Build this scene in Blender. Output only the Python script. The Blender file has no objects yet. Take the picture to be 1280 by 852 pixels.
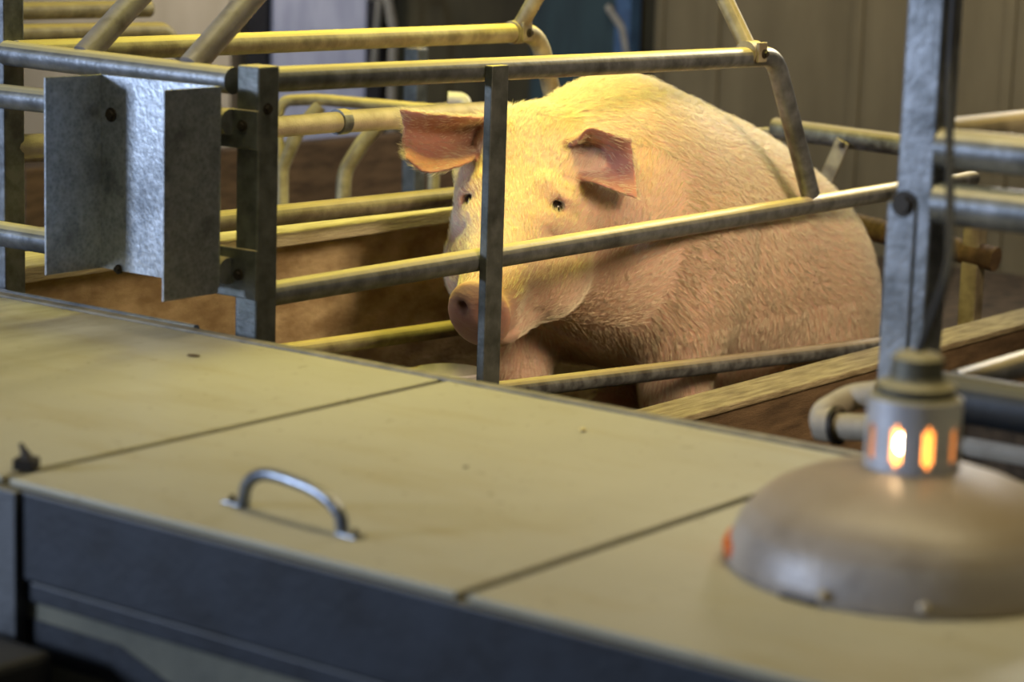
import bpy, bmesh, math, random
import numpy as np
from mathutils import Vector, Matrix
random.seed(7); rng = np.random.default_rng(7)
scene = bpy.context.scene
col = scene.collection

# ------------------------------------------------------------------ camera
FPX = 3017.0
EYE = np.array([0.0, 0.0, 1.4])
def _basis(y, p, r):
    cy, sy = math.cos(y), math.sin(y)
    Rz = np.array([[cy, -sy, 0], [sy, cy, 0], [0, 0, 1.0]])
    right = Rz @ np.array([1.0, 0, 0]); fwd = Rz @ np.array([0, math.cos(p), -math.sin(p)])
    up = np.cross(right, fwd)
    r2 = math.cos(r)*right + math.sin(r)*up
    return r2, np.cross(r2, fwd), fwd
CR, CU, CF = _basis(math.radians(-52.76), math.radians(10.59), math.radians(1.79))
cam = bpy.data.cameras.new('camera'); camo = bpy.data.objects.new('camera', cam); col.objects.link(camo)
camo.matrix_world = Matrix(((CR[0], CU[0], -CF[0], EYE[0]), (CR[1], CU[1], -CF[1], EYE[1]), (CR[2], CU[2], -CF[2], EYE[2]), (0, 0, 0, 1)))
cam.sensor_width = 36; cam.lens = FPX/1280*36
cam.clip_start = .1
cam.dof.use_dof = True; cam.dof.focus_distance = 5.05; cam.dof.aperture_fstop = 2.9
scene.camera = camo
def ray(x, y): return CF + (x-640)/FPX*CR - (y-426)/FPX*CU
def onz(x, y, z): d = ray(x, y); return EYE + d*((z-1.4)/d[2])
def onx(x, y, X): d = ray(x, y); return EYE + d*(X/d[0])
def ony(x, y, Y): d = ray(x, y); return EYE + d*(Y/d[1])
def atd(x, y, depth): return EYE + ray(x, y)*depth

# ------------------------------------------------------------------ light
vs = scene.view_settings
vs.view_transform = 'Standard'; vs.look = 'None'; vs.gamma = 1; vs.exposure = 0.10; vs.use_curve_mapping = False
w = bpy.data.worlds.new('world'); scene.world = w; w.use_nodes = True
w.node_tree.nodes['Background'].inputs[0].default_value = (.50, .55, .68, 1)
w.node_tree.nodes['Background'].inputs[1].default_value = 0.065
def area(name, loc, target, size, power, color, sy=None, spread=180):
    l = bpy.data.lights.new(name, 'AREA'); l.energy = power; l.color = color; l.size = size
    if sy: l.shape = 'RECTANGLE'; l.size_y = sy
    l.spread = math.radians(spread)
    o = bpy.data.objects.new(name, l); col.objects.link(o)
    o.location = loc
    o.rotation_euler = (Vector(target)-Vector(loc)).to_track_quat('-Z', 'Y').to_euler()
    return o
area('ceiling_or_fill_light', (4.50, 3.50, 2.6), (4.52, 3.46, 0), 1.7, 30, (1, .90, .15), .30, 100)
area('ceiling_or_fill_light', (2.75, 1.7, 2.65), (2.75, 1.65, 0), .35, 11.5, (1, .86, .50), 3.0, 95)
area('ceiling_or_fill_light', (3.8, 0.3, 2.5), (4.9, 3.2, .42), 1.0, 22, (1, .76, .50), 1.5, 56)  # added fill, unseen: brightens the sow's flank and face
area('window_light', (-2.6, 6.5, 1.9), (3.2, 3.1, .8), 1.1, 330, (.60, .73, 1.0), .9)
area('wall_fill_light', (7.2, 8.4, 2.55), (8.5, 8.2, 0.5), .4, 70, (1, .90, .80), 1.5)  # added fill, unseen: lifts the far wall by the pale door
area('wall_fill_light', (7.0, 4.6, 2.55), (8.5, 4.6, 0.5), .4, 24, (1, .86, .68), 1.5)  # added fill, unseen: lifts the olive back wall
area('back_window_light', (7.9, 3.32, 2.5), (5.2, 3.3, .7), .6, 70, (1, .96, .90), .7)

# ------------------------------------------------------------------ materials
def newmat(name):
    m = bpy.data.materials.new(name); m.use_nodes = True
    nt = m.node_tree; b = nt.nodes['Principled BSDF']
    return m, nt, b
def N(nt, t, **kw):
    n = nt.nodes.new(t)
    for k, v in kw.items():
        if k in n.inputs: n.inputs[k].default_value = v
        else: setattr(n, k, v)
    return n
def coords(nt, scale=(1, 1, 1)):
    g = nt.nodes.new('ShaderNodeNewGeometry'); mp = nt.nodes.new('ShaderNodeMapping')
    nt.links.new(g.outputs['Position'], mp.inputs[0]); mp.inputs['Scale'].default_value = scale
    return mp.outputs[0]
def noise(nt, vec, scale, detail=4, rough=.55, lo=.35, hi=.65):
    n = N(nt, 'ShaderNodeTexNoise', Scale=scale, Detail=detail, Roughness=rough); nt.links.new(vec, n.inputs['Vector'])
    r = nt.nodes.new('ShaderNodeMapRange'); r.inputs[1].default_value = lo; r.inputs[2].default_value = hi
    nt.links.new(n.outputs[0], r.inputs[0]); return r.outputs[0]
def mix(nt, fac, a, b):
    m = nt.nodes.new('ShaderNodeMix'); m.data_type = 'RGBA'
    for i, v in ((6, a), (7, b)):
        if isinstance(v, tuple): m.inputs[i].default_value = (*v, 1)
        else: nt.links.new(v, m.inputs[i])
    if isinstance(fac, (int, float)): m.inputs[0].default_value = fac
    else: nt.links.new(fac, m.inputs[0])
    return m.outputs[2]
def bump(nt, b, h, strength=.3, dist=.002):
    n = nt.nodes.new('ShaderNodeBump'); n.inputs['Strength'].default_value = strength; n.inputs['Distance'].default_value = dist
    nt.links.new(h, n.inputs['Height']); nt.links.new(n.outputs[0], b.inputs['Normal'])
def mul(nt, a, k):
    m = nt.nodes.new('ShaderNodeMath'); m.operation = 'MULTIPLY'; nt.links.new(a, m.inputs[0])
    if isinstance(k, (int, float)): m.inputs[1].default_value = k
    else: nt.links.new(k, m.inputs[1])
    return m.outputs[0]
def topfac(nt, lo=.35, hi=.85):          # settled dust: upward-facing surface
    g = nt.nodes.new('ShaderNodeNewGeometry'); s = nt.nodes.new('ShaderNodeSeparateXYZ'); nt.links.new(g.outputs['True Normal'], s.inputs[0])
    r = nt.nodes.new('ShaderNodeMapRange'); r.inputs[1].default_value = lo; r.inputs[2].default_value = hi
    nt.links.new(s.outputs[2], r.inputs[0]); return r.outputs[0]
def metal(name, base, dark, rough=.45, metallic=.7, scale=30, dust=(.66, .56, .29), dustamt=.92, spangle=0):
    m, nt, b = newmat(name); v = coords(nt)
    c = mix(nt, noise(nt, v, scale, 6), base, dark)
    if spangle:
        vo = N(nt, 'ShaderNodeTexVoronoi', Scale=spangle); nt.links.new(v, vo.inputs['Vector'])
        c = mix(nt, mul(nt, vo.outputs['Distance'], .45), c, tuple(min(1, x*1.9) for x in base))
    c = mix(nt, noise(nt, v, 9, 5, .6, .52, .75), c, tuple(x*.45 for x in dark))
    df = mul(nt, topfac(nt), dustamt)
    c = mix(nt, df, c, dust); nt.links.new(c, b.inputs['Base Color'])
    mm = nt.nodes.new('ShaderNodeMapRange'); mm.inputs[3].default_value = metallic; mm.inputs[4].default_value = 0
    nt.links.new(df, mm.inputs[0]); nt.links.new(mm.outputs[0], b.inputs['Metallic'])
    b.inputs['Roughness'].default_value = rough
    bump(nt, b, noise(nt, v, 90, 4), .25, .001)
    return m
def flat(name, base, dark, rough=.7, scale=(6, 6, 6), nscale=3, bumps=.3, bscale=40, spec=.3):
    m, nt, b = newmat(name); v = coords(nt, scale)
    c = mix(nt, noise(nt, v, nscale, 6), base, dark); nt.links.new(c, b.inputs['Base Color'])
    b.inputs['Roughness'].default_value = rough; b.inputs['Specular IOR Level'].default_value = spec
    bump(nt, b, noise(nt, v, bscale, 4), bumps, .002)
    return m
def plain(name, c, rough=.5, metallic=0, emit=None, es=0):
    m, nt, b = newmat(name); v = coords(nt)
    cc = mix(nt, noise(nt, v, 25, 4), c, tuple(x*.82 for x in c)); nt.links.new(cc, b.inputs['Base Color'])
    b.inputs['Roughness'].default_value = rough; b.inputs['Metallic'].default_value = metallic
    if emit: b.inputs['Emission Color'].default_value = (*emit, 1); b.inputs['Emission Strength'].default_value = es
    return m
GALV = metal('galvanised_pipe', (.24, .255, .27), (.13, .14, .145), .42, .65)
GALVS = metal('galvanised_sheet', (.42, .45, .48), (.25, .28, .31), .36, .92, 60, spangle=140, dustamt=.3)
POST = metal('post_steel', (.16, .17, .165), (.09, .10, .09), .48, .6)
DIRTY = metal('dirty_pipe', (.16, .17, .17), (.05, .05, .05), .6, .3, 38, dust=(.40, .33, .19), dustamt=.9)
BOLT = plain('bolt_steel', (.035, .028, .02), .6, .4)
DARK = plain('dark_rubber', (.02, .02, .022), .7)
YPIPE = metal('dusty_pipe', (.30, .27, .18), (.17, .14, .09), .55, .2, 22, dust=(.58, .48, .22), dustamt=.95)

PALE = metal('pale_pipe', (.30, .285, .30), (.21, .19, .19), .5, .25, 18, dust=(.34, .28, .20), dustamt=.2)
WOODP = flat('pale_plank', (.62, .54, .37), (.44, .36, .22), .8, (2, 14, 14), 5, .6, 14)
def lid_mat():
    m, nt, b = newmat('lid_board'); v = coords(nt)
    c = mix(nt, noise(nt, v, 2.2, 6, .6, .3, .7), (.49, .455, .33), (.42, .385, .275))
    c = mix(nt, mul(nt, noise(nt, coords(nt, (5, 1.2, 1)), 3, 5, .6, .5, .75), .45), c, (.36, .28, .12))
    c = mix(nt, mul(nt, noise(nt, v, 46, 3, .5, .66, .74), .5), c, (.22, .16, .08))
    # worn dirty far end of the lid nearest the window
    s = nt.nodes.new('ShaderNodeSeparateXYZ'); nt.links.new(v, s.inputs[0])
    r = nt.nodes.new('ShaderNodeMapRange'); r.inputs[1].default_value = 2.75; r.inputs[2].default_value = 3.6; nt.links.new(s.outputs[1], r.inputs[0])
    n2 = noise(nt, coords(nt, (2.0, 6, 1)), 1.6, 6, .6, .38, .62)
    c = mix(nt, mul(nt, mul(nt, r.outputs[0], n2), 1.0), c, (.19, .15, .075))
    nt.links.new(c, b.inputs['Base Color']); b.inputs['Roughness'].default_value = .55
    b.inputs['Specular IOR Level'].default_value = .35
    bump(nt, b, noise(nt, v, 60, 5), .2, .001); return m
LID = lid_mat()
LIDEDGE = flat('lid_trim', (.30, .26, .18), (.17, .15, .11), .5)
BLUEFR = metal('blue_paint_and_shade', (.015, .020, .028), (.004, .006, .009), .55, .05, 9, dust=(.3, .26, .15), dustamt=.4)
GREYB = flat('grey_board', (.17, .165, .12), (.11, .11, .085), .75, (2, 2, 2), 3)
WOODY = flat('weathered_timber', (.28, .235, .14), (.14, .105, .055), .8, (2, 14, 14), 5, .8, 14)
WOODB = flat('brown_timber', (.13, .085, .045), (.06, .038, .02), .85, (2, 14, 10), 4, .5)
DIRTW = flat('dirty_partition', (.64, .49, .28), (.34, .235, .12), .85, (3, 3, 6), 3, .6, 12)
FLOOR = flat('dark_slatted_floor', (.085, .06, .035), (.03, .022, .014), .9, (8, 8, 8), 2)
WALLO = flat('olive_wall', (.205, .165, .085), (.150, .120, .060), .85, (2, 2, .6), 2)
WALLB = flat('beige_wall', (.44, .38, .27), (.36, .31, .21), .85, (2, 2, .8), 2)
BOARDW = flat('pale_door', (.36, .38, .46), (.25, .27, .35), .6, (3, 3, 1), 3)
TEAL = flat('teal_panel', (.030, .058, .062), (.016, .030, .034), .7, (5, 5, 1), 2)
BLUEF = flat('blue_frame', (.06, .13, .24), (.04, .08, .16), .6)
BLACK = flat('black_frame', (.012, .012, .014), (.006, .006, .007), .7)
HOSE = plain('grey_hose', (.30, .28, .22), .6)
SHADE = metal('lamp_shade_enamel', (.46, .42, .38), (.38, .33, .28), .42, .15, 6, dust=(.33, .25, .16), dustamt=.8)
COLLAR = metal('lamp_collar_metal', (.62, .63, .66), (.50, .50, .52), .45, .25, 12, dust=(.3, .26, .17), dustamt=.4)
SOCK = metal('lamp_socket_metal', (.14, .13, .09), (.08, .08, .06), .55, .3, 20, dust=(.36, .31, .17))
ORANGE = plain('rim_glow_paint', (.60, .13, .02), .5)
BULB = plain('bulb_glass', (1, .55, .2), .3, 0, (1, .30, .035), 2.0)
CREAM = flat('cream_plastic', (.52, .45, .34), (.38, .32, .23), .5)
CHROME = metal('handle_steel', (.28, .31, .35), (.13, .15, .18), .32, .8, 30, dustamt=.3)
WHITEB = plain('white_trough', (.55, .53, .52), .4)
CRUMB = plain('feed_crumb', (.75, .62, .28), .8)
DIRTS = plain('dirt_spot', (.10, .065, .03), .9)

# ------------------------------------------------------------------ mesh helpers
def link(name, bm, mat, parent=None, smooth=None):
    me = bpy.data.meshes.new(name); bm.normal_update(); bm.to_mesh(me); bm.free()
    me.materials.append(mat)
    if smooth is not None:
        for p in me.polygons: p.use_smooth = True
        if smooth > 0: me.set_sharp_from_angle(angle=math.radians(smooth))
    o = bpy.data.objects.new(name, me); col.objects.link(o)
    if parent: o.parent = parent; o.matrix_parent_inverse = Matrix.Translation(-parent.location)
    return o
def thing(name, label, cat, loc=(0, 0, 0), group=None):
    o = bpy.data.objects.new(name, None); col.objects.link(o); o.location = loc
    o.empty_display_size = .1
    return tag(o, label, cat, group)
def tag(o, label, cat, group=None):
    o['label'] = label; o['category'] = cat
    if group: o['group'] = group
    return o
def box(bm, c, s, rot=None, bevel=.002):
    r = bmesh.ops.create_cube(bm, size=1); vsn = r['verts']
    M = Matrix.Diagonal((*s, 1))
    if rot is not None: M = rot.to_4x4() @ M
    M = Matrix.Translation(c) @ M
    bmesh.ops.transform(bm, matrix=M, verts=vsn)
    if bevel:
        ed = list({e for v in vsn for e in v.link_edges})
        bmesh.ops.bevel(bm, geom=ed, offset=bevel, segments=2, affect='EDGES', profile=.5)
    return bm
def lohi(bm, lo, hi, bevel=.002):
    lo, hi = Vector(lo), Vector(hi); return box(bm, (lo+hi)/2, hi-lo, None, bevel)
def fillet(pts, rad, n=8):
    pts = [Vector(p) for p in pts]; out = [pts[0]]
    for i in range(1, len(pts)-1):
        a, b, c = pts[i-1], pts[i], pts[i+1]
        d1 = (a-b).normalized(); d2 = (c-b).normalized()
        ang = d1.angle(d2); t = rad/math.tan(ang/2)
        t = min(t, (a-b).length*.48, (c-b).length*.48)
        p0, p2 = b+d1*t, b+d2*t
        for k in range(n+1):
            u = k/n; out.append(p0*(1-u)**2 + b*2*u*(1-u) + p2*u*u)
    out.append(pts[-1]); return out
def tube(bm, pts, r, seg=18, rad=None, wall=None):
    pts = fillet(pts, rad) if rad else [Vector(p) for p in pts]
    t = (pts[1]-pts[0]).normalized()
    nrm = t.orthogonal().normalized(); rings = []
    for i, p in enumerate(pts):
        if 0 < i < len(pts)-1: t2 = ((pts[i+1]-p).normalized()+(p-pts[i-1]).normalized()).normalized()
        elif i == 0: t2 = t
        else: t2 = (p-pts[i-1]).normalized()
        q = t.rotation_difference(t2); nrm = q @ nrm; t = t2
        b = t.cross(nrm)
        rr = r[i] if isinstance(r, (list, tuple)) else r
        rings.append([bm.verts.new(p+(nrm*math.cos(a)+b*math.sin(a))*rr) for a in [2*math.pi*k/seg for k in range(seg)]])
    for A, B in zip(rings, rings[1:]):
        for k in range(seg): bm.faces.new((A[k], A[(k+1) % seg], B[(k+1) % seg], B[k]))
    bm.faces.new(rings[0][::-1]); bm.faces.new(rings[-1])
    return bm
def lathe(bm, prof, c, seg=64, caps=True):
    rings = []
    for r, z in prof: rings.append([bm.verts.new((c[0]+r*math.cos(2*math.pi*k/seg), c[1]+r*math.sin(2*math.pi*k/seg), c[2]+z)) for k in range(seg)])
    for A, B in zip(rings, rings[1:]):
        for k in range(seg): bm.faces.new((A[k], A[(k+1) % seg], B[(k+1) % seg], B[k]))
    if caps: bm.faces.new(rings[0][::-1]); bm.faces.new(rings[-1])
    return bm
def pipe(name, pts, r, mat, parent=None, rad=None, seg=18):
    return link(name, tube(bmesh.new(), pts, r, seg, rad), mat, parent, 40)
def bx(name, lo, hi, mat, parent=None, bevel=.002):
    return link(name, lohi(bmesh.new(), lo, hi, bevel), mat, parent)
def bolt(parent, p, axis, r=.009, mat=None):
    a = Vector(axis).normalized(); bm = bmesh.new()
    tube(bm, [Vector(p)-a*.004, Vector(p)+a*.008], r, 6); tube(bm, [Vector(p)-a*.004, Vector(p)+a*.002], r*1.5, 16)
    return link('bolt', bm, mat or BOLT, parent)
def st(o): o['kind'] = 'structure'; return o

# ------------------------------------------------------------------ setting
st(bx('floor', (-3, -2, -.1), (9, 12, 0), FLOOR, None, 0))
st(bx('ceiling', (-3, -2, 2.7), (9, 12, 2.8), WALLB, None, 0))
XW = 8.5
Yd0 = onx(470, 100, XW)[1]; Yd1 = onx(325, 50, XW)[1]; Yt0 = onx(795, 60, XW)[1]; Yt1 = onx(672, 60, XW)[1]
wb = bmesh.new(); lohi(wb, (XW, -2, 0), (XW+.1, Yt0-.1, 2.7), 0)
for yy in (onx(1070, 100, XW)[1], onx(1262, 60, XW)[1], Yt0-.12, 3.2, 2.0, 5.45):
    lohi(wb, (XW-.012, yy-.022, 0), (XW, yy+.022, 2.7), .003)
st(link('wall_back', wb, WALLO))
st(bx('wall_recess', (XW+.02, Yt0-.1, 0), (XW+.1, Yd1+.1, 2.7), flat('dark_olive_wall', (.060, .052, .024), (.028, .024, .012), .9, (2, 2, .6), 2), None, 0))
st(bx('wall_far', (XW-.1, Yd1+.1, 0), (XW+.1, 12, 2.7), WALLB, None, 0))
st(bx('wall_side', (-3, 11.9, 0), (XW, 12, 2.7), WALLB, None, 0))
d = st(link('door_1', lohi(bmesh.new(), (XW-.06, Yd0, .0), (XW-.01, Yd1-.08, 2.05), .004), BOARDW))
link('frame', lohi(lohi(lohi(bmesh.new(), (XW-.09, Yd1-.13, 0), (XW+.02, Yd1+.0, 2.1), .003), (XW-.08, Yd0-.09, 0), (XW+.02, Yd0, 2.1), .003), (XW-.08, Yd0-.09, 2.06), (XW+.02, Yd1, 2.14), .003), BLACK, d)
d2 = st(link('door_2', lohi(bmesh.new(), (XW-.05, Yt0+.05, 0), (XW-.005, Yt1, 2.05), .004), TEAL))
link('frame', lohi(lohi(bmesh.new(), (XW-.08, Yt0-.02, 0), (XW, Yt0+.06, 2.1), .003), (XW-.08, Yt0-.02, 2.05), (XW, Yt1+.06, 2.12), .003), BLUEF, d2)
st(bx('trim_1', (XW-.04, Yd1+.14, .0), (XW-.0, Yd1+.36, 2.7), flat('olive_post', (.20, .18, .07), (.13, .12, .05)), None))
for (a, b) in (((782, 18), (793, 72)), ):
    P, Q = onx(768, 12, 8.43), onx(786, 78, 8.43)
    tag(pipe('hose', [(8.45, P[1]+.03, P[2]+.0), P+np.array([-.02, .02, .01]), onx(778, 35, 8.42), Q, Q+np.array([.0, 0, -.55])], .016, HOSE, None, .06), 'pale hose hanging in front of the teal door', 'hose')
p0 = onx(488, 0, 8.2)
tag(pipe('hose', [onx(455, -60, 8.2), onx(474, 4, 8.2), onx(466, 100, 8.2)], .014, HOSE, None, .05), 'thin grey hose hanging at the right edge of the pale door', 'hose')
tag(pipe('water_pipe', [onx(462, -5, 8.1), onx(484, -8, 8.1), onx(492, 40, 8.1), onx(489, 130, 8.1), onx(489, 220, 8.1)], .020, HOSE, None, .05), 'grey hooked water pipe running down the dark wall right of the pale door', 'pipe')

# ------------------------------------------------------------------ piglet box
ZL = .60; XB, XF = 3.075, 2.115
pb = thing('piglet_box', 'long low piglet box with dusty beige hinged lids and a blue-black front rail', 'creep box', (2.6, 2.2, 0))
SE = [3.575, 2.455, 1.665, .875, .085, -.7]
spans = [(4.6, 3.58)] + [(SE[i], SE[i+1]) for i in range(5)]
lids = []
for i, (a, b) in enumerate(spans):
    g = .008
    bm = bmesh.new(); lohi(bm, (XF-.006, b+g, ZL-.010), (XB-.03, a-g, ZL), .003)
    if i == 3: pass
    l = link('lid', bm, LID, pb); lids.append(l)
bx('lid_trim', (XB-.028, -.7, ZL-.03), (XB-.004, 4.6, ZL+.004), LIDEDGE, pb, .004)
pipe('edge_pipe', [(XB+.004, 3.06, ZL-.002), (XB+.004, 4.6, ZL-.002)], .009, metal('bare_steel_edge', (.75, .80, .90), (.5, .55, .65), .25, .9, dustamt=.1), pb)
bx('front_rail', (XF-.012, -.7, ZL-.135), (XF+.02, 3.27, ZL-.011), BLUEFR, pb, .004)
bx('front_board', (XF+.0, -.7, ZL-.40), (XF+.02, 3.27, ZL-.15), GREYB, pb, .002)
bx('rail_lip', (XF-.006, -.7, ZL-.165), (XF+.018, 3.27, ZL-.137), BLUEFR, pb, .003)
yl = onx(232, 815, XF)[1]; bm = bmesh.new()
vs_ = [bm.verts.new((XF-.002-dx_*0+dx_, y_, z_)) for dx_ in (0, .01) for (y_, z_) in ((3.27, ZL-.245), (yl+.10, ZL-.245), (yl, ZL-.230), (yl+.12, ZL-.19), (3.27, ZL-.185))]
bm.faces.new(vs_[:5]); bm.faces.new(vs_[5:][::-1])
for k in range(5): bm.faces.new((vs_[k], vs_[5+k], vs_[5+(k+1) % 5], vs_[(k+1) % 5]))
bmesh.ops.recalc_face_normals(bm, faces=bm.faces); link('lower_rail', bm, BLUEFR, pb)
bx('lower_board', (XF+.002, -.7, 0), (XF+.022, 3.27, ZL-.41), GREYB, pb, .002)
Yc = onx(8, 700, XF-.02)[1]
bx('corner_post', (XF-.022, onx(20, 680, XF-.02)[1], 0), (XF+.03, onx(20, 680, XF-.02)[1]+.10, ZL-.012), metal('grey_post_paint', (.12, .125, .13), (.08, .085, .085), .5, .2, 10, dustamt=.2), pb)
bx('back_board', (XB-.02, -.7, 0), (XB, 4.6, ZL-.035), GREYB, pb, .002)
for yy in (2.455, 1.665, .875, .085):       # battens under the seams
    bx('batten', (XF+.03, yy-.03, ZL-.06), (XB-.03, yy+.03, ZL-.022), BLACK, pb)
# handle on the middle lid
h0, h1 = onz(303, 632, ZL), onz(430, 668, ZL)
hb = Vector(h0); he = Vector(h1); hz = Vector((0, 0, .052))
hp = [hb+Vector((0, 0, -.003))]
for k in range(1, 30):
    t_ = k/30; hp.append(hb+(he-hb)*t_+Vector((0, 0, .054*(1-abs(2*t_-1)**3.0)**(1/2.2)*(1.06-.22*t_))))
hp.append(he+Vector((0, 0, -.003)))
hd = pipe('handle', hp, .0085, CHROME, lids[2])
dr = (he-hb).normalized()
for q, sgn in ((hb, -1), (he, 1)):
    bm = bmesh.new(); box(bm, q+dr*sgn*.012+Vector((0, 0, .002)), (.036, .022, .004), dr.to_track_quat('X', 'Z').to_matrix())
    f = link('foot_plate', bm, CHROME, hd); bolt(f, q+dr*sgn*.02+Vector((0, 0, .003)), (0, 0, 1), .004)
lp = Vector(onz(33, 586, ZL))
bm = bmesh.new(); box(bm, lp+Vector((0, 0, .008)), (.03, .03, .016), Matrix.Rotation(.5, 3, 'Z')); tube(bm, [lp+Vector((0, -.006, .012)), lp+Vector((0, .012, .034))], [.009, .003], 10)
tag(link('latch_bit', bm, BOLT), 'small dark latch bit at the front corner of the lid by the seam', 'dirt')  # latch piece of the lid, a block with a short pin
def blob(p, r, mat, name, sc=(1, 1, .6)):
    bm = bmesh.new(); bmesh.ops.create_icosphere(bm, subdivisions=2, radius=r)
    for v in bm.verts:
        v.co = Vector((v.co.x*sc[0], v.co.y*sc[1], v.co.z*sc[2]))*(1+.18*math.sin(v.co.x*900+v.co.y*700))+Vector(p)
    return link(name, bm, mat, None, 0)
tag(blob(onz(728, 539, ZL)+np.array([0, 0, .003]), .0055, CRUMB, 'feed_crumb'), 'pale yellow feed crumb on the middle lid near its back edge', 'crumb')
tag(blob(onz(242, 445, ZL)+np.array([0, 0, .001]), .009, DIRTS, 'dirt_speck', (1, 1.5, .2)), 'dark speck of dirt on the left lid', 'dirt')
tag(blob(onz(582, 584, ZL)+np.array([0, 0, .001]), .004, DIRTS, 'dirt_speck', (1, 1, .2)), 'tiny dark speck in the centre of the middle lid', 'dirt')
# dark bin at the lower-left corner of the frame
Pb = onx(40, 822, 2.02)
tag(bx('dark_crate', (1.7, Pb[1], 0), (2.06, Pb[1]+.5, Pb[2]), DARK, None, .01), 'black bin at the foot of the grey corner post, bottom left', 'bin')

# ------------------------------------------------------------------ farrowing crates
RT = .0235
Y1, Y2 = 2.985, 3.63
XP = 3.155; W = .054
def post(parent, x, y, top, mat=POST, w=W, lab=None):
    o = bx('post', (x-w/2, y-w/2, 0), (x+w/2, y+w/2, top), mat, parent, .004)
    if lab: o['label'] = lab
    return o
def clamp(parent, p, axis, mat, updir):
    a = Vector(axis).normalized(); p = Vector(p); bm = bmesh.new()
    tube(bm, [p-a*.017, p+a*.017], RT+.006, 20)
    o = link('clamp', bm, mat, parent, 40)
    side = a.cross(Vector(updir)).normalized()
    box2 = bmesh.new(); u = Vector(updir).normalized()
    box(box2, p+u*(-.006)-side*.0, (.034, .010, .07), Matrix((a, side, u)).transposed())
    return o
c1 = thing('farrowing_crate', 'galvanised farrowing crate of dusty pipes enclosing the sow', 'crate', (XP, (Y1+Y2)/2, 0))
post(c1, XP, Y1, 1.078)
post(c1, XP+.01, Y2+.045, 2.6, GALV)
# flanges & bolts on the near post
bx('bracket', (XP+W/2-.005, Y1+W/2, .0), (XP+W/2+.003, Y1+W/2+.045, 1.05), POST, c1)
bx('bracket', (XP-W/2-.006, Y1-.03, .93), (XP-W/2, Y1+.075, 1.0), POST, c1)
bx('bracket', (XP-W/2-.006, Y1-.03, .66), (XP-W/2, Y1+.075, .75), POST, c1)
bolt(c1, onx(303, 157, XP-W/2-.008), (-1, 0, 0), .007); bolt(c1, onx(298, 343, XP-W/2-.008), (-1, 0, 0), .007)
bolt(c1, ony(334, 136, Y1-W/2), (0, -1, 0), .007)
# near side frame
zt = .995
pA = ony(340, 99, Y1); pB = ony(968, 70, Y1); pC = ony(1013, 243, Y1)
pipe('top_rail', [(XP, Y1, pA[2]), pB, pC], RT, GALV, c1, .09)
mA = ony(345, 366, Y1); mB = ony(1110, 240, Y1)
slope = (mB[2]-mA[2])/(mB[0]-mA[0])
pipe('middle_rail', [(XP+.02, Y1, mA[2]-slope*(mA[0]-XP)), (5.98, Y1, mB[2]+slope*(5.98-mB[0]))], RT, GALV, c1)
lA = ony(640, 487, Y1+.0); lB = ony(1110, 430, Y1)
sl = (lB[2]-lA[2])/(lB[0]-lA[0])
pipe('bottom_rail', [(XP+.02, Y1, lA[2]-sl*(lA[0]-XP)), (5.98, Y1, lB[2]+sl*(5.98-lB[0]))], .0205, DIRTY, c1)
fb0 = ony(622, 84, Y1-.035)
bx('flat_bar', (fb0[0]-.027, Y1-.043, 0), (fb0[0]+.027, Y1-.024, fb0[2]+.004), POST, c1, .002)
# far side frame
fA = ony(100, 62, Y2); fB = ony(672, 40, Y2); fC = ony(716, 110, Y2)
pipe('top_rail', [(XP, Y2, ony(100, 62, Y2)[2]), fB, (fC[0], Y2, .70)], RT, YPIPE, c1, .10)
s1, s2, s3 = ony(330, 160, Y2), ony(425, 152, Y2), ony(580, 143, Y2)
mt = pipe('middle_rail', [(XP+.015, Y2+.045, s1[2]), (XP+.16, Y2, s1[2]), s2], .0235, CREAM, c1)
pipe('middle_rail', [s2, (4.72, Y2, s3[2])], .026, CREAM, c1)
pipe('joint_ring', [s2-np.array([.012, 0, 0]), s2+np.array([.016, 0, 0])], .0295, GALV, c1)
a, b = ony(300, 270, Y2), ony(575, 240, Y2)
pipe('lower_rail', [(XP+.015, Y2+.045, a[2]), (XP+.16, Y2, a[2]), (5.98, Y2, b[2]-.03)], .0235, YPIPE, c1)
a, b = ony(345, 430, Y2), ony(570, 410, Y2)
pipe('bottom_rail', [(XP+.015, Y2+.045, a[2]), (XP+.16, Y2, a[2]), (5.98, Y2, b[2]-.05)], .0205, YPIPE, c1)
# head-end crossbars
pipe('crossbar', [onx(8, 66, XP-.01), onx(292, 101, XP-.01)], RT+.001, GALV, c1)
a = onx(20, 122, XP-.04); b = onx(270, 150, XP-.04)
pipe('crossbar', [a+np.array([0, .5, 0]), (a[0], Y1+.03, a[2])], .0235, GALV, c1)
a = onx(20, 295, XP-.04)
pipe('crossbar', [a+np.array([0, .5, 0]), (a[0], Y1+.03, a[2])], .025, GALV, c1)
# front braces rising to the overhead beam
for (q, yy) in (((105, 70), None), ((238, 84), None)):
    P = Vector(onx(q[0], q[1], XP)); pipe('brace', [P, P+Vector((.30, 0, .235)), P+Vector((1.2, 0, .94))], .0245, PALE, c1)
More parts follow.
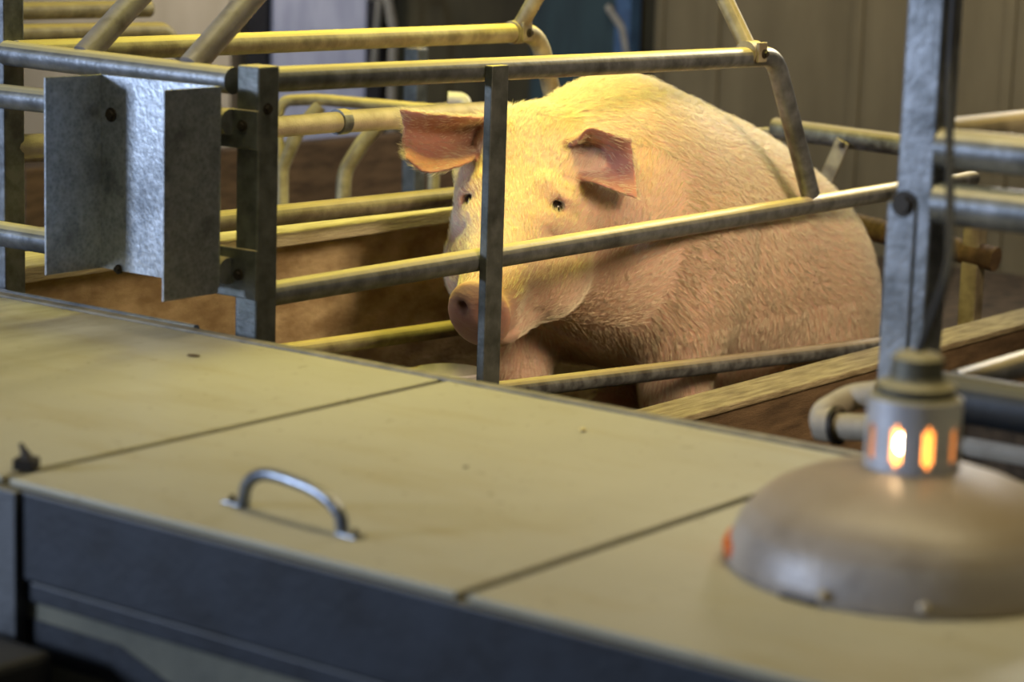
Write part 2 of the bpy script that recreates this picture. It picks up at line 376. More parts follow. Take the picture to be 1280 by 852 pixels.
# side braces with clamps
P = Vector(ony(938, 66, Y1)); q = Vector((0, .336, .52))
pipe('brace', [P+q*.02, P+q], .020, YPIPE, c1); k = pipe('clamp', [P-Vector((.022, 0, 0)), P+Vector((.022, 0, 0))], RT+.005, YPIPE, c1)
bx('clamp_tab', P+Vector((-.018, -.035, -.02)), P+Vector((.018, -.026, .026)), YPIPE, c1); bolt(c1, P+Vector((.004, -.037, .0)), (0, -1, 0), .007)
P2 = Vector(ony(646, 40, Y2)); q2 = Vector((0, -.336, .52))
pipe('brace', [P2+q2*.02, P2+q2], .020, YPIPE, c1); pipe('clamp', [P2-Vector((.022, 0, 0)), P2+Vector((.022, 0, 0))], RT+.005, YPIPE, c1)
bx('clamp_tab', P2+Vector((-.018, -.035, -.02)), P2+Vector((.018, -.026, .026)), YPIPE, c1); bolt(c1, P2+Vector((.004, -.037, .0)), (0, -1, 0), .007)
pipe('overhead_tie', [(4.58, 3.30, 1.59), (4.86, 3.30, 1.59)], .024, GALV, c1)
# rear gate
XR = 5.98
post(c1, XR, Y1-.02, .56, YPIPE, .05)
post(c1, XR, Y2+.01, .745, YPIPE, .05)
g0, g1 = onx(968, 160, XR), onx(1125, 181, XR)
pipe('rear_bar', [g0, g0+(g1-g0)*1.25], .030, DIRTY, c1)
g0, g1 = onx(1080, 284, XR), onx(1245, 324, XR)
pipe('rear_bar', [g0+(g0-g1)*.9, g1], .034, WOODB, c1)
a, b = Vector(onx(1054, 176, XR-.04)), Vector(onx(1028, 235, XR-.04))
dd = (b-a)
bm = bmesh.new(); box(bm, (a+b)/2, (.008, .045, dd.length), Matrix.Rotation(-math.atan2(dd.y, dd.z)+math.pi, 3, 'X'))
link('rear_strap', bm, YPIPE, c1); bolt(c1, a+Vector((-.008, 0, -.012)), (-1, 0, 0), .006)
# feeder channel at the head
wl, wr = onx(127, 86, XP-.072), onx(277, 103, XP-.072)
ch = bmesh.new(); zt_, zb = 1.042, .682; dx = .140; X0 = XP-.072; T = .004
yL, yR = wl[1], wr[1]
lohi(ch, (X0-T, yR, zb), (X0, yL, zt_), .0008)
lohi(ch, (X0-dx, yL-T, zb), (X0-T, yL, zt_), .0008)
lohi(ch, (X0-dx, yR, zb-.01), (X0-T, yR+T, zt_), .0008)
fc = link('feeder_channel', ch, GALVS, c1); fc['label'] = 'bright galvanised U-shaped sheet channel'
bolt(fc, (X0-T, yL-.03, .97), (-1, 0, 0), .009); bolt(fc, (X0-T, yR+.10, .70), (-1, 0, 0), .012); bolt(fc, (X0-T, yL-.05, .685), (-1, 0, 0), .006)

# nearer crate: its far-side post and bars seen at the right
c0 = thing('farrowing_crate', 'nearer farrowing crate at the right, tall blue-grey post with bolt hole behind the heat lamp', 'crate', (XP, 1.3, 0))
YP = onx(1142, 250, XP-.03)[1]
post(c0, XP, YP, 2.6, GALV, .060)
bolt(c0, onx(1130, 255, XP-.032), (-1, 0, 0), .013)
bx('flange', (XP-.034, YP-.006, .30), (XP-.030, YP+.04, .97), GALV, c0)
for (py, rr) in ((190, .029), (260, .031), (503, .036)):
    a = onx(1230, py, XP-.01); pipe('crossbar', [(a[0], YP-.03, a[2]+.0), (a[0], YP-.70, a[2])], rr, GALV if py < 400 else BLUEFR, c0)  # lowest bar gets the dark blue: its shade is put into the colour
a = ony(1230, 162, YP)
pipe('top_rail', [(XP+.03, YP, a[2]), (5.4, YP, a[2]-.01), (5.5, YP, .7)], .024, YPIPE, c0, .08)
a, b = ony(1190, 208, YP), ony(1260, 190, YP)
pipe('latch_rod', [onx(1175, 212, XP+.06), onx(1250, 193, XP+.10)], .012, GALV, c0)
a = ony(1280, 455, YP-.1)
pipe('bottom_rail', [onx(1195, 480, XP+.03), onx(1195, 480, XP+.03)+np.array([2.4, 0, .0])], .0205, GALV, c0)
post(c0, XP, YP-.66, 1.08)
bx('head_board', (XP+.03, YP-.66, .05), (XP+.05, YP-.03, .66), WOODB, c0)
post(c0, 5.9, YP, .9, YPIPE, .05); post(c0, 5.9, YP-.66, .9, YPIPE, .05)
pipe('top_rail', [(XP+.03, YP-.66, 1.05), (5.4, YP-.66, 1.04), (5.5, YP-.66, .7)], .024, YPIPE, c0, .08)

# farther crate behind the sow's (only its left bits and hoop show)
c2 = thing('farrowing_crate', 'farther crate of yellow dusty pipes at the upper left, behind the feeder channel', 'crate', (3.2, 5.2, 0))
Y3 = 4.9
for (x0, x1, y, bend) in ((-40, 186, 11, 0), (-40, 205, 38, 1), (-40, 100, 190, 0)):
    a, b = ony(x0, y+4, Y3), ony(x1, y, Y3)
    pts = [a, b] if not bend else [a, b, b+np.array([.16, 0, -.16]), b+np.array([.20, 0, -.55])]
    pipe('rail', pts, .0235, YPIPE, c2, .06 if bend else None)
post(c2, 3.6, Y3, 1.08, POST); post(c2, 3.6, Y3+.66, 1.08, POST)
post(c2, 5.9, Y3, .9, POST)
# hoop gate between the crates, seen under the near top rail
c3 = thing('hoop_gate', 'pale pipe gate with curved hoops standing behind the sow crate', 'gate', (5.3, 4.3, 0))
D = 6.7
def A3(x, y, dd=D): return atd(x, y, dd)
pipe('top_pipe', [A3(352, 250), A3(346, 150), A3(352, 126), A3(395, 124), A3(600, 142)], .016, YPIPE, c3, .06)
pipe('cross_pipe', [A3(480, 146), A3(568, 134)], .017, CREAM, c3)
pipe('end_cap', [A3(560, 123), A3(580, 124), A3(582, 142)], .020, WHITEB, c3, .02)
pipe('hoop', [A3(400, 132), A3(372, 165), A3(352, 210), A3(352, 260)], .020, YPIPE, c3, .10)
pipe('hoop', [A3(478, 150), A3(452, 180), A3(430, 215), A3(428, 275)], .022, YPIPE, c3, .12)
pipe('strut', [A3(543, 200), A3(541, 245)], .018, YPIPE, c3)
for xx in (352, 428, 541):
    P = A3(xx, 250); pipe('leg', [P, (P[0], P[1], 0)], .018, GALV, c3)

# boards and partitions
pbd = bx('partition_board', (3.10, 2.71, 0), (7.4, 2.805, .31), WOODB, None, .004)
bx('plank_cap', (3.10, 2.70, .31), (7.4, 2.815, .326), WOODY, pbd, .004)  # same board as its side: lit top and shaded side put into two timbers
tag(pbd, 'weathered yellow-topped partition running back from the lid at the right of the sow', 'board')
pw = thing('partition_wall', 'dirty brown pen wall with yellow plank cap, on the far side of the sow crate', 'partition', (4.6, 3.8, 0))
a, b = ony(345, 290, 3.71), ony(560, 263, 3.71); zc = (a[2]+b[2])/2
bx('panel', (3.13, 3.80, 0), (6.1, 3.86, zc-.02), DIRTW, pw)
bx('plank_cap', (3.13, 3.71, zc-.035), (6.1, 3.90, zc), WOODP, pw, .004)
pn = ony(600, 200, 5.9)
tag(bx('low_partition', (4.9, 5.6, 0), (8.2, 5.68, .52), WOODB, None, .006), 'dark brown low pen wall behind the pale hoop gate', 'partition')
tag(bx('feed_trough', (4.10, 3.56, .0), (4.40, 3.605, ony(600, 448, 3.55)[2]), CREAM, None, .01), 'pale ledge of the feed trough under the snout of the sow', 'trough')
bb = Vector(ony(562, 464, 3.38))
bm = bmesh.new(); lathe(bm, [(.04, -.06), (.072, -.03), (.082, 0), (.077, .004), (.066, -.02), (.02, -.05)], bb, 32)
tube(bm, [bb+Vector((0, 0, -.05)), (bb.x, bb.y, 0)], .03, 16)
tag(link('trough_bowl', bm, WHITEB, None, 40), 'white round bowl rim peeping over the lid edge left of the flat bar', 'bowl')
# drinker pipe in front of the nearer crate
dp = thing('drinker_pipe', 'cream water pipe with elbow and coupling behind the heat lamp', 'pipe', tuple(onx(1060, 540, 3.2)))
a, b = onx(1028, 532, 3.2), onx(1100, 535, 3.2)
pipe('pipe', [onx(1100, 492, 3.26), onx(1064, 496, 3.26), a+np.array([.0, .0, .02]), a, b+np.array([0, 0, 0]), b+np.array([0, -.3, 0])], .021, CREAM, dp, .025)
pipe('coupling', [onx(1026, 528, 3.2), onx(1046, 532, 3.2)], .029, CREAM, dp)
pipe('ring', [onx(1044, 532, 3.2), onx(1049, 532, 3.2)], .0305, BOLT, dp)
tag(bx('pen_divider', (3.2, 1.70, 0), (5.9, 1.76, .40), WOODB, None, .004), 'dark board wall of the nearer crate, low behind the heat lamp', 'board')

# ------------------------------------------------------------------ heat lamp
LC = onz(1131, 709, ZL); LC[2] = ZL
hl = thing('heat_lamp', 'round grey heat lamp with glowing vented collar standing on the right lid', 'lamp', tuple(LC))
bm = bmesh.new()
pr = [(.208, .001), (.216, .000), (.2185, .006), (.216, .018), (.213, .034), (.205, .054), (.190, .074), (.168, .092), (.136, .108), (.102, .119), (.072, .126), (.060, .129)]
inn = [(r-.003, z-.0025) for r, z in pr[::-1]]
lathe(bm, pr+inn, LC, 96, False)
link('shade', bm, SHADE, hl, 40)
# vented collar: ring with slots left open
bm = bmesh.new(); seg = 72; zs = [.122, .136, .142, .182, .188, .214]; rc = .057
off = math.atan2(-CF[1], -CF[0])
def cring(r, z): return [bm.verts.new((LC[0]+r*math.cos(off+2*math.pi*(k+.5)/seg), LC[1]+r*math.sin(off+2*math.pi*(k+.5)/seg), LC[2]+z)) for k in range(seg)]
ro = [cring(rc, z) for z in zs]; ri = [cring(rc-.003, z) for z in zs]
def isslot(k): return ((k+3) % 8) < 3
for j in range(len(zs)-1):
    for k in range(seg):
        k2 = (k+1) % seg
        kk = k % 8
        if j == 2 and kk < 3: continue
        if j in (1, 3) and kk == 1: continue
        bm.faces.new((ro[j][k], ro[j][k2], ro[j+1][k2], ro[j+1][k])); bm.faces.new((ri[j][k2], ri[j][k], ri[j+1][k], ri[j+1][k2]))
for k in range(seg):
    k2 = (k+1) % seg; bm.faces.new((ri[-1][k], ri[-1][k2], ro[-1][k2], ro[-1][k])[::-1])
link('collar', bm, COLLAR, hl, 40)
bm = bmesh.new(); lathe(bm, [(.057, .205), (.056, .212), (.046, .218), (.048, .222), (.048, .229), (.036, .234), (.032, .240), (.031, .262), (.025, .267), (.010, .269)], LC, 48)
link('socket', bm, SOCK, hl, 40)
bm = bmesh.new(); lathe(bm, [(.004, .035), (.035, .045), (.050, .07), (.050, .09), (.040, .12), (.032, .145), (.030, .185), (.020, .20), (.004, .204)], LC, 40)
link('bulb', bm, BULB, hl, 60)
bm = bmesh.new(); bmesh.ops.create_uvsphere(bm, u_segments=20, v_segments=12, radius=.0125)
fa = off-math.radians(24); bmesh.ops.translate(bm, vec=Vector(LC)+Vector((math.cos(fa)*.036, math.sin(fa)*.036, .162)), verts=bm.verts)
link('filament', bm, plain('filament_glow', (1, .8, .6), .5, 0, (1, .72, .42), 34), hl, 0)
lt = Vector(LC)+Vector((0, 0, .266))
pipe('cable', [lt, lt+Vector((.05, -.01, .10)), (XP-.03, YP-.045, 1.15), (XP-.03, YP-.045, 2.5)], .006, DARK, hl, .08, 10)
for px_, py_ in ((1028, 749), (1153, 759), (1258, 737)):
    P = Vector(onz(px_, py_, ZL+.01)); dd = (P-Vector(LC)); dd.z = 0; dd.normalize(); P = Vector(LC)+dd*.2185
    bm = bmesh.new(); bmesh.ops.create_icosphere(bm, subdivisions=2, radius=.0075); bmesh.ops.translate(bm, vec=P+Vector((0, 0, .014)), verts=bm.verts)
    link('rim_bump', bm, CREAM, hl, 0)  # pale bumps set at the white spots of the rim dents
for ang, sc in ((2.45, 1), (.5, 1), (-1.2, 1)):
    a = off+ang-1.25; P = Vector(LC)+Vector((math.cos(a)*.207, math.sin(a)*.207, 0))
    bm = bmesh.new(); tube(bm, [P+Vector((0, 0, .0)), P+Vector((0, 0, .018))], .006, 8); box(bm, P+Vector((math.cos(a)*.006, math.sin(a)*.006, .003)), (.05, .018, .006), Matrix.Rotation(a+1.57, 3, 'Z'))
    link('foot_clip', bm, BOLT, hl)
bm = bmesh.new(); seg = 24; a0 = off-1.62-.38; ring = []
pts = [Vector(LC)+Vector((math.cos(a0+.55*k/12)*.213, math.sin(a0+.55*k/12)*.213, .017)) for k in range(13)]
link('rim_glow_strip', tube(bm, pts, [.004]+[.011]*11+[.004], 10), ORANGE, hl, 40)['label'] = 'orange strip on the left rim'  # added strip: orange lamp light escaping at the rim, put into its colour

# ------------------------------------------------------------------ the sow
def smin(a, b, k):
    h = np.clip(.5+.5*(b-a)/k, 0, 1); return b*(1-h)+a*h-k*h*(1-h)
def smax(a, b, k): return -smin(-a, -b, k)
def ell(P, c, r, B=None):
    q = P-np.array(c, dtype=np.float32)
    if B is not None: q = q @ np.array(B, dtype=np.float32).T
    r = np.array(r, dtype=np.float32)
    k0 = np.linalg.norm(q/r, axis=-1); k1 = np.linalg.norm(q/(r*r), axis=-1)
    return k0*(k0-1)/np.maximum(k1, 1e-6)
def cone(P, a, b, ra, rb):
    a = np.array(a, dtype=np.float32); b = np.array(b, dtype=np.float32); ab = b-a
    t = np.clip(((P-a) @ ab)/(ab @ ab), 0, 1)
    return np.linalg.norm(P-a-t[..., None]*ab, axis=-1)-(ra+(rb-ra)*t)
# head frame: origin between the eyes, U down the face, NN out of the forehead, S to the pig's right
HE = ony(634, 248, 3.29)
HU = np.array([-.70, -.25, -.67]); HU /= np.linalg.norm(HU)
HS = np.cross(HU, [0, 0, 1]); HS /= np.linalg.norm(HS); HS = HS+np.array([0, 0, -.02]); HS -= HU*(HS@HU); HS /= np.linalg.norm(HS)
HN = np.cross(HS, HU); 
if HN[2] < 0: HN = -HN
HB = np.array([HU, HN, HS])
def H(a, b, c=0): return HE+HU*a+HN*b+HS*c
def pig_sdf(P):
    C = 3.305
    d = ell(P, (4.74, C, .64), (.30, .255, .320))
    d = smin(d, ell(P, (5.00, C, .54), (.36, .275, .345)), .16)
    d = smin(d, ell(P, (5.28, C, .435), (.36, .285, .345)), .16)
    d = smin(d, ell(P, (5.47, C, .35), (.30, .285, .31)), .12)
    # shoulders, haunches
    for s in (-1, 1):
        d = smin(d, ell(P, (4.80, C+s*.16, .52), (.17, .125, .27)), .06)
        d = smin(d, ell(P, (5.40, C+s*.175, .27), (.25, .120, .25)), .05)
        d = smin(d, cone(P, (5.25, C+s*.20, .12), (4.98, C+s*.21, .05), .085, .05), .06)
    # front legs
    d = smin(d, cone(P, (4.81, C-.165, .46), (4.765, C-.18, .24), .115, .080), .05)
    d = smin(d, cone(P, (4.765, C-.18, .24), (4.745, C-.18, .06), .078, .062), .03)
    d = smin(d, cone(P, (4.745, C-.18, .06), (4.70, C-.18, .035), .062, .045), .02)
    d = smin(d, cone(P, (4.70, C+.16, .46), (4.60, C+.17, .24), .10, .068), .05)
    d = smin(d, cone(P, (4.60, C+.17, .24), (4.565, C+.17, .05), .066, .058), .03)
    # neck
    d = smin(d, cone(P, H(-.18, -.165), (4.66, C, .69), .195, .275), .08)
    d = smin(d, cone(P, H(-.07, -.25), (4.66, C, .58), .11, .19), .08)
    # head
    e = ell(P, H(-.10, -.120), (.172, .135, .172), HB)
    e = smin(e, ell(P, H(-.215, -.070), (.095, .115, .130), HB), .06)
    for s in (-1, 1):
        e = smin(e, ell(P, H(.03, -.180, s*.085), (.135, .11, .088), HB), .045)     # cheek
        e = smin(e, ell(P, H(-.06, -.250, s*.105), (.095, .095, .080), HB), .04)     # jowl
        e = smin(e, cone(P, H(-.065, -.022, s*.075), H(-.035, -.040, s*.115), .026, .022), .022)   # brow
        e = smin(e, cone(P, H(.012, -.050, s*.085), H(.0, -.072, s*.125), .022, .020), .022)    # lower lid
        e = smin(e, cone(P, H(-.15, -.10, s*.11), H(-.175, -.11, s*.165), .058, .034), .04)  # ear root
    e = smin(e, cone(P, H(.03, -.100), H(.25, -.072), .100, .066), .05)
    e = smin(e, cone(P, H(.02, -.245), H(.215, -.178), .100, .056), .05)
    nd = HU*.90+HN*.40+HS*.12; nd /= np.linalg.norm(nd); n2 = np.cross(HS, nd); n3 = np.cross(nd, n2)
    e = smin(e, ell(P, H(.280, -.070, .006), (.022, .082, .078), np.array([nd, n2, n3])), .012)
    for s in (-1, 1):
        e = smax(e, -(cone(P, H(.275, -.160, s*.02), H(.16, -.185, s*.085), .005, .004)), .012)   # mouth
        e = smax(e, -(cone(P, H(.33, -.030, .006+s*.032), H(.262, -.048, .006+s*.026), .0175, .011)), .007)  # nostril
        e = smax(e, -ell(P, H(-.022, -.040, s*.106), (.018, .016, .017), HB), .010)
        e = smax(e, -(cone(P, H(.045, -.060, s*.10), H(.055, -.12, s*.155), .004, .004)), .02)
        e = smax(e, -(cone(P, H(-.10, -.004, s*.05), H(-.085, -.03, s*.12), .004, .004)), .018)
    d = smin(d, e, .018)
    # skin creases behind the shoulder and on the neck
    for (p, q_) in (((4.965, C-.29, .62), (4.93, C-.30, .30)),):
        d = smax(d, -cone(P, p, q_, .006, .012), .035)
    d = smax(d, .004-P[..., 2], .005)
    return d
def surface_nets(f, lo, hi, h):
    n = [int(math.ceil((b-a)/h))+1 for a, b in zip(lo, hi)]
    V = np.empty(n, dtype=np.float32)
    ys = lo[1]+h*np.arange(n[1], dtype=np.float32); zs = lo[2]+h*np.arange(n[2], dtype=np.float32)
    for i0 in range(0, n[0], 24):
        xs = lo[0]+h*np.arange(i0, min(n[0], i0+24), dtype=np.float32)
        P = np.stack(np.meshgrid(xs, ys, zs, indexing='ij'), -1).astype(np.float32)
        V[i0:i0+len(xs)] = f(P)
    S = V < 0
    m = [k-1 for k in n]; idx = -np.ones(m, dtype=np.int64)
    acc = np.zeros((*m, 3), dtype=np.float32); cnt = np.zeros(m, dtype=np.float32)
    def sl(arr, o): return arr[o[0]:o[0]+m[0], o[1]:o[1]+m[1], o[2]:o[2]+m[2]]
    for ax in range(3):
        o1, o2 = [(1, 2), (0, 2), (0, 1)][ax]
        for p in (0, 1):
            for q in (0, 1):
                a = [0, 0, 0]; a[o1] = p; a[o2] = q; b = list(a); b[ax] = 1
                va, vb = sl(V, a), sl(V, b); cr = sl(S, a) != sl(S, b)
                t = np.where(cr, va/np.where(cr, va-vb, 1), 0)
                for k in range(3):
                    acc[..., k] += np.where(cr, (t if k == ax else a[k]), 0)
                cnt += cr
    act = cnt > 0; idx[act] = np.arange(act.sum())
    ijk = np.argwhere(act)
    verts = (ijk+acc[act]/cnt[act][:, None])*h+np.array(lo)
    faces = []
    for ax in range(3):
        o1, o2 = [(1, 2), (2, 0), (0, 1)][ax]
        sh = [slice(1, -1)]*3; sh[ax] = slice(0, -1)
        A = S[tuple(sh)]; sh2 = list(sh); sh2[ax] = slice(1, None); B = S[tuple(sh2)]
        cr = np.argwhere(A != B)
        off_ = np.array([1, 1, 1]); off_[ax] = 0; cr = cr+off_
        inside = S[cr[:, 0], cr[:, 1], cr[:, 2]]
        def cell(d1, d2):
            c = cr.copy(); c[:, o1] -= d1; c[:, o2] -= d2; return idx[c[:, 0], c[:, 1], c[:, 2]]
        Q = np.stack([cell(1, 1), cell(0, 1), cell(0, 0), cell(1, 0)], 1)
        Q[~inside] = Q[~inside][:, ::-1]; faces.append(Q)
    return verts, np.concatenate(faces)
PV, PF = surface_nets(pig_sdf, (3.92, 2.88, -.02), (6.05, 3.72, 1.08), .008)

# ears: thick bent sheets, then fused with the body by a fine voxel remesh
def catmull(G, nu, nv):
    G = np.array(G, dtype=float)
    def interp(P, n):
        m = len(P); Q = np.concatenate([[2*P[0]-P[1]], P, [2*P[-1]-P[-2]]]); out = []
        for t in np.linspace(0, m-1, n):
            i = min(int(t), m-2); u = t-i; p0, p1, p2, p3 = Q[i], Q[i+1], Q[i+2], Q[i+3]
            out.append(.5*(2*p1+(p2-p0)*u+(2*p0-5*p1+4*p2-p3)*u*u+(3*p1-p0-3*p2+p3)*u**3))
        return np.array(out)
    A = np.array([interp(r, nv) for r in G]); return np.array([interp(A[:, j], nu) for j in range(nv)]).transpose(1, 0, 2)
def ear(G, thick=.0075):
    g = catmull(G, 26, 22)
    du = np.gradient(g, axis=0); dv = np.gradient(g, axis=1); n = np.cross(du, dv); n /= np.linalg.norm(n, axis=-1, keepdims=True)+1e-9
    nu, nv = g.shape[:2]
    edge = np.ones((nu, nv)); u = np.linspace(0, 1, nu)[:, None]; v = np.linspace(0, 1, nv)[None]
    edge = np.sqrt(np.clip(np.minimum(np.minimum(v, 1-v)*9, (1-u)*9), .12, 1))
    A = (g+n*thick*edge[..., None]).reshape(-1, 3); B = (g-n*thick*edge[..., None]).reshape(-1, 3)
    F = []; M_ = nu*nv
    for i in range(nu-1):
        for j in range(nv-1):
            a, b, c, d_ = i*nv+j, i*nv+j+1, (i+1)*nv+j+1, (i+1)*nv+j
            F.append((a, d_, c, b)); F.append((a+M_, b+M_, c+M_, d_+M_))
    def st_(x, y): F.append((x, y, y+M_, x+M_))
    for i in range(nu-1): st_(i*nv, (i+1)*nv); st_((i+1)*nv+nv-1, i*nv+nv-1)
    for j in range(nv-1): st_(j+1, j); st_((nu-1)*nv+j, (nu-1)*nv+j+1)
    return np.concatenate([A, B]), F
dE = float((HE-EYE) @ CF)
def E(x, y, dz): return atd(x, y, dE+dz)
# rows go from the base to the tip; across from the upper edge to the lower edge
earR = [[E(612, 146, .10), E(606, 156, .20), E(600, 182, .19), E(592, 200, .06)],
        [E(580, 146, .02), E(572, 160, .13), E(566, 186, .12), E(570, 209, .01)],
        [E(540, 142, -.01), E(532, 160, .06), E(528, 184, .06), E(532, 216, -.01)],
        [E(498, 136, -.03), E(503, 158, .02), E(502, 180, .02), E(507, 197, -.03)]]
earL = [[E(724, 176, .00), E(702, 186, .10), E(708, 210, .12), E(730, 226, .02)],
        [E(738, 160, -.035), E(732, 184, .12), E(738, 206, .14), E(748, 230, -.02)],
        [E(772, 170, -.02), E(762, 184, .05), E(760, 210, .07), E(768, 238, -.015)],
        [E(790, 172, .0), E(792, 198, .02), E(796, 226, .01), E(798, 250, -.01)]]
meshes = [(PV, PF.tolist())]
for G in (earR, earL): meshes.append(ear(G))
Vs, Fs, o_ = [], [], 0
for v_, f_ in meshes:
    Vs.append(np.asarray(v_)); Fs += [tuple(int(k)+o_ for k in q) for q in f_]; o_ += len(v_)
Vs = np.concatenate(Vs)
tmp = bpy.data.meshes.new('tmp'); tmp.from_pydata(Vs.tolist(), [], Fs)
to = bpy.data.objects.new('tmp', tmp); col.objects.link(to)
rm = to.modifiers.new('r', 'REMESH'); rm.mode = 'VOXEL'; rm.voxel_size = .0055
sm = to.modifiers.new('s', 'SMOOTH'); sm.factor = .5; sm.iterations = 3
dg = bpy.context.evaluated_depsgraph_get(); sow_me = bpy.data.meshes.new_from_object(to.evaluated_get(dg))
bpy.data.objects.remove(to); bpy.data.meshes.remove(tmp)
sow_me.name = 'sow'
for p in sow_me.polygons: p.use_smooth = True
nvt = len(sow_me.vertices); co = np.empty(nvt*3, dtype=np.float32); sow_me.vertices.foreach_get('co', co); co = co.reshape(-1, 3)
no = np.empty(nvt*3, dtype=np.float32); sow_me.vertices.foreach_get('normal', no); no = no.reshape(-1, 3)
print('sow verts', nvt)
# skin colours, with cavity shade painted into nostrils and ear hollows
base = np.array([.63, .42, .32]); tint = np.tile(base, (nvt, 1))
def blend(mask, c):
    global tint
    tint = tint*(1-mask[:, None])+np.array(c)*mask[:, None]
q = (co-HE) @ HB.T
def g(c, r): return np.exp(-(((q-np.array(c))/np.array(r))**2).sum(-1))
blend(np.clip(g((.29, -.07, 0), (.040, .09, .09))*1.5, 0, 1)*.9, (.24, .095, .07))
blend(np.clip(g((.235, -.08, 0), (.045, .10, .10)), 0, 1)*.55, (.50, .27, .17))
for s in (-1, 1):
    blend(np.clip(g((-.02, -.045, s*.105), (.040, .036, .042)), 0, 1)*.75, (.48, .25, .17))
    blend(np.clip(g((.295, -.040, .006+s*.029), (.022, .015, .014))*1.6, 0, 1)*.9, (.05, .02, .02))  # nostril recess darkened: cavity shade put into the skin colour
earmask = np.zeros(nvt); earzone = np.zeros(nvt); earflow = np.zeros((nvt, 3))
for G in (earR, earL):
    gg = catmull(G, 26, 22).reshape(-1, 3); near = np.full(nvt, 9.0)
    lo_, hi_ = gg.min(0)-.03, gg.max(0)+.03
    sel = np.where(((co > lo_) & (co < hi_)).all(1))[0]
    dd_ = np.linalg.norm(co[sel][:, None]-gg[None], axis=-1).min(1)
    m = np.clip((.016-dd_)/.006, 0, 1); facing = np.clip((-(no[sel] @ CF))*4-.4, 0, 1)
    gn = catmull(G, 26, 22); du = np.gradient(gn, axis=0); dv = np.gradient(gn, axis=1); nn = np.cross(du, dv).mean((0, 1)); nn /= np.linalg.norm(nn)
    if nn @ CF > 0: nn = -nn
    inner = np.clip((no[sel] @ nn)*4, 0, 1)
    earzone[sel] = np.maximum(earzone[sel], np.clip((.018-dd_)/.004, 0, 1))
    fl = gg.reshape(26, 22, 3)[-1].mean(0)-gg.reshape(26, 22, 3)[0].mean(0); earflow[sel] = fl/np.linalg.norm(fl)
    mk = np.zeros(nvt); mk[sel] = m*inner; earmask = np.maximum(earmask, mk)
blend(earmask*.92, (.44, .19, .165))
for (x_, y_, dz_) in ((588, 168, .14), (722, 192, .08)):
    pc = E(x_, y_, dz_); blend(np.exp(-(np.linalg.norm(co-pc, axis=1)/.045)**2)*earmask*.8, (.10, .045, .035))  # ear hollow: dirty canal plus cavity shade put into the colour
for (x_, y_) in ((656, 131), (653, 136), (641, 160)):
    d_ray = ray(x_, y_); d_ray = d_ray/np.linalg.norm(d_ray); rel = co-EYE; t_ = rel @ d_ray; off2 = np.linalg.norm(rel-t_[:, None]*d_ray, axis=1)
    j_ = np.where(off2 < .006)[0]
    if len(j_): pc = co[j_[t_[j_].argmin()]]; blend(np.exp(-(np.linalg.norm(co-pc, axis=1)/.007)**2)*.85, (.16, .07, .02))
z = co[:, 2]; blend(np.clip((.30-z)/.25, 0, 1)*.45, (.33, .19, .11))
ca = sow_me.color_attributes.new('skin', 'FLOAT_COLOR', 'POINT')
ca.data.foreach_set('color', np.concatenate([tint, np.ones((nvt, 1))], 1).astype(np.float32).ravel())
m, nt, b = newmat('sow_skin')
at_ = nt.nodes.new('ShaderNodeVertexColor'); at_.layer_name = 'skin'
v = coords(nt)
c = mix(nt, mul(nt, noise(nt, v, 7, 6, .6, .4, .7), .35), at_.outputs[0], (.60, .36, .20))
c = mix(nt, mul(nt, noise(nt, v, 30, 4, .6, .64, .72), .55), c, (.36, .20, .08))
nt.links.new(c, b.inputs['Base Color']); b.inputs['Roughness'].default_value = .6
b.inputs['Subsurface Weight'].default_value = .25; b.inputs['Subsurface Radius'].default_value = (1, .35, .15); b.inputs['Subsurface Scale'].default_value = .012
b.inputs['Specular IOR Level'].default_value = .3
b.inputs['Sheen Weight'].default_value = .25; b.inputs['Sheen Roughness'].default_value = .5; b.inputs['Sheen Tint'].default_value = (1, .93, .75, 1)
bump(nt, b, noise(nt, coords(nt, (1, 1, 2.2)), 38, 4), .22, .004)
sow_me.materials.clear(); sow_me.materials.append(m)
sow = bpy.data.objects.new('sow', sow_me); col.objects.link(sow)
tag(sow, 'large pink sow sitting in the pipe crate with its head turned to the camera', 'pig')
EYEM = plain('eye_dark', (.012, .008, .006), .12)
for s in (-1, 1):
    bm = bmesh.new(); bmesh.ops.create_uvsphere(bm, u_segments=24, v_segments=16, radius=.0155)
    bmesh.ops.translate(bm, vec=Vector(H(-.022, -.047, s*.101)), verts=bm.verts)
    link('eye', bm, EYEM, sow, 0)
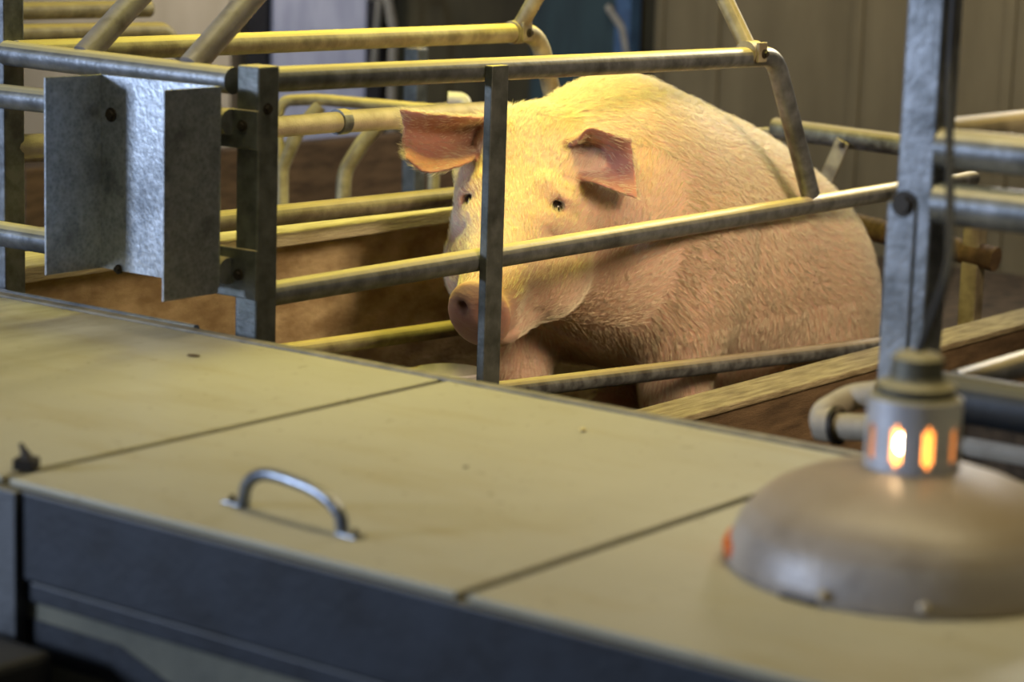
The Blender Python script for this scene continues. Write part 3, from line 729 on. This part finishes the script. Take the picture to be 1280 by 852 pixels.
# bristles
def bristles(n, L0, L1, rad, mask=None, seed=3):
    r = np.random.default_rng(seed)
    me = sow_me; nf = len(me.polygons)
    cen = np.empty(nf*3, dtype=np.float32); me.polygons.foreach_get('center', cen); cen = cen.reshape(-1, 3)
    nor = np.empty(nf*3, dtype=np.float32); me.polygons.foreach_get('normal', nor); nor = nor.reshape(-1, 3)
    ar = np.empty(nf, dtype=np.float32); me.polygons.foreach_get('area', ar)
    wgt = ar.copy(); wgt[cen[:, 2] < .12] = 0
    qq = (cen-HE) @ HB.T
    wgt[(qq[:, 0] > .24) & (np.abs(qq[:, 1]) < .3)] = 0
    for s in (-1, 1): wgt[np.linalg.norm(qq-np.array([-.022, -.047, s*.101]), axis=1) < .02] = 0
    fv = np.array([p.vertices[0] for p in me.polygons]); ez = earzone[fv] > .5
    ef = earflow[fv]; ecen = {}
    wgt[ez] *= 2.0
    wgt[earmask[fv] > .35] *= .12
    # fewer on the side nobody could see
    wgt[(nor @ CF) > .35] *= .15
    f = r.choice(nf, n, p=wgt/wgt.sum()); p = cen[f]+r.normal(0, .002, (n, 3)); nn = nor[f]
    head = qq[f, 0] > -.22
    head = head & (cen[f, 0] < 4.62)
    flow = np.tile(np.array([.75, 0, -.65]), (n, 1)); flow[head] = -HU*.9+np.array([.0, 0, .1])
    leg = (p[:, 2] < .4); flow[leg] = (.2, 0, -1)
    low = 3.5
    flow[ez[f]] = ef[f][ez[f]]*1.0
    wob = np.stack([np.sin(p[:, 0]*9+p[:, 2]*7), np.sin(p[:, 2]*11), np.cos(p[:, 0]*8-p[:, 2]*9)], 1)*.25
    flow = flow+wob+r.normal(0, .13, (n, 3)); flow -= nn*(flow*nn).sum(1, keepdims=True); flow /= np.linalg.norm(flow, axis=1, keepdims=True)
    L = r.uniform(L0, L1, (n, 1)); L[head] *= .6; L[ez[f]] *= 1.1
    lift = r.uniform(.03, .22, (n, 1))
    d1 = flow+nn*(lift+.15); d1 /= np.linalg.norm(d1, axis=1, keepdims=True); d2 = flow+nn*lift*.5; d2 /= np.linalg.norm(d2, axis=1, keepdims=True)
    p0 = p-nn*.001; p1 = p0+d1*L*.5; p2 = p1+d2*L*.5
    s1 = np.cross(d1, nn); s1 /= np.linalg.norm(s1, axis=1, keepdims=True)+1e-9; s2 = np.cross(d1, s1)
    A = [s1, -.5*s1+.87*s2, -.5*s1-.87*s2]
    V = np.concatenate([np.stack([p0+a*rad for a in A]+[p1+a*rad*.8 for a in A]+[p2], 1)]).reshape(-1, 3)
    b0 = (np.arange(n)*7)[:, None]
    Q = np.array([[0, 1, 4, 3], [1, 2, 5, 4], [2, 0, 3, 5]]); T = np.array([[3, 4, 6], [4, 5, 6], [5, 3, 6]])
    QF = (b0[:, None]+Q[None]).reshape(-1, 4); TF = (b0[:, None]+T[None]).reshape(-1, 3)
    me2 = bpy.data.meshes.new('bristles')
    me2.vertices.add(len(V)); me2.vertices.foreach_set('co', V.astype(np.float32).ravel())
    loops = np.concatenate([QF.ravel(), TF.ravel()]); me2.loops.add(len(loops)); me2.loops.foreach_set('vertex_index', loops.astype(np.int32))
    ls = np.concatenate([np.arange(len(QF))*4, len(QF)*4+np.arange(len(TF))*3]); me2.polygons.add(len(ls)); me2.polygons.foreach_set('loop_start', ls.astype(np.int32))
    me2.update(); me2.validate()
    return me2
hm, hnt, hb_ = newmat('bristle_hair')
hb_.inputs['Base Color'].default_value = (.78, .68, .50, 1); hb_.inputs['Roughness'].default_value = .45
hme = bristles(90000, .018, .045, .00048)
hme.materials.append(hm)
ho = bpy.data.objects.new('bristles', hme); col.objects.link(ho); ho.parent = sow; ho['kind'] = 'stuff'
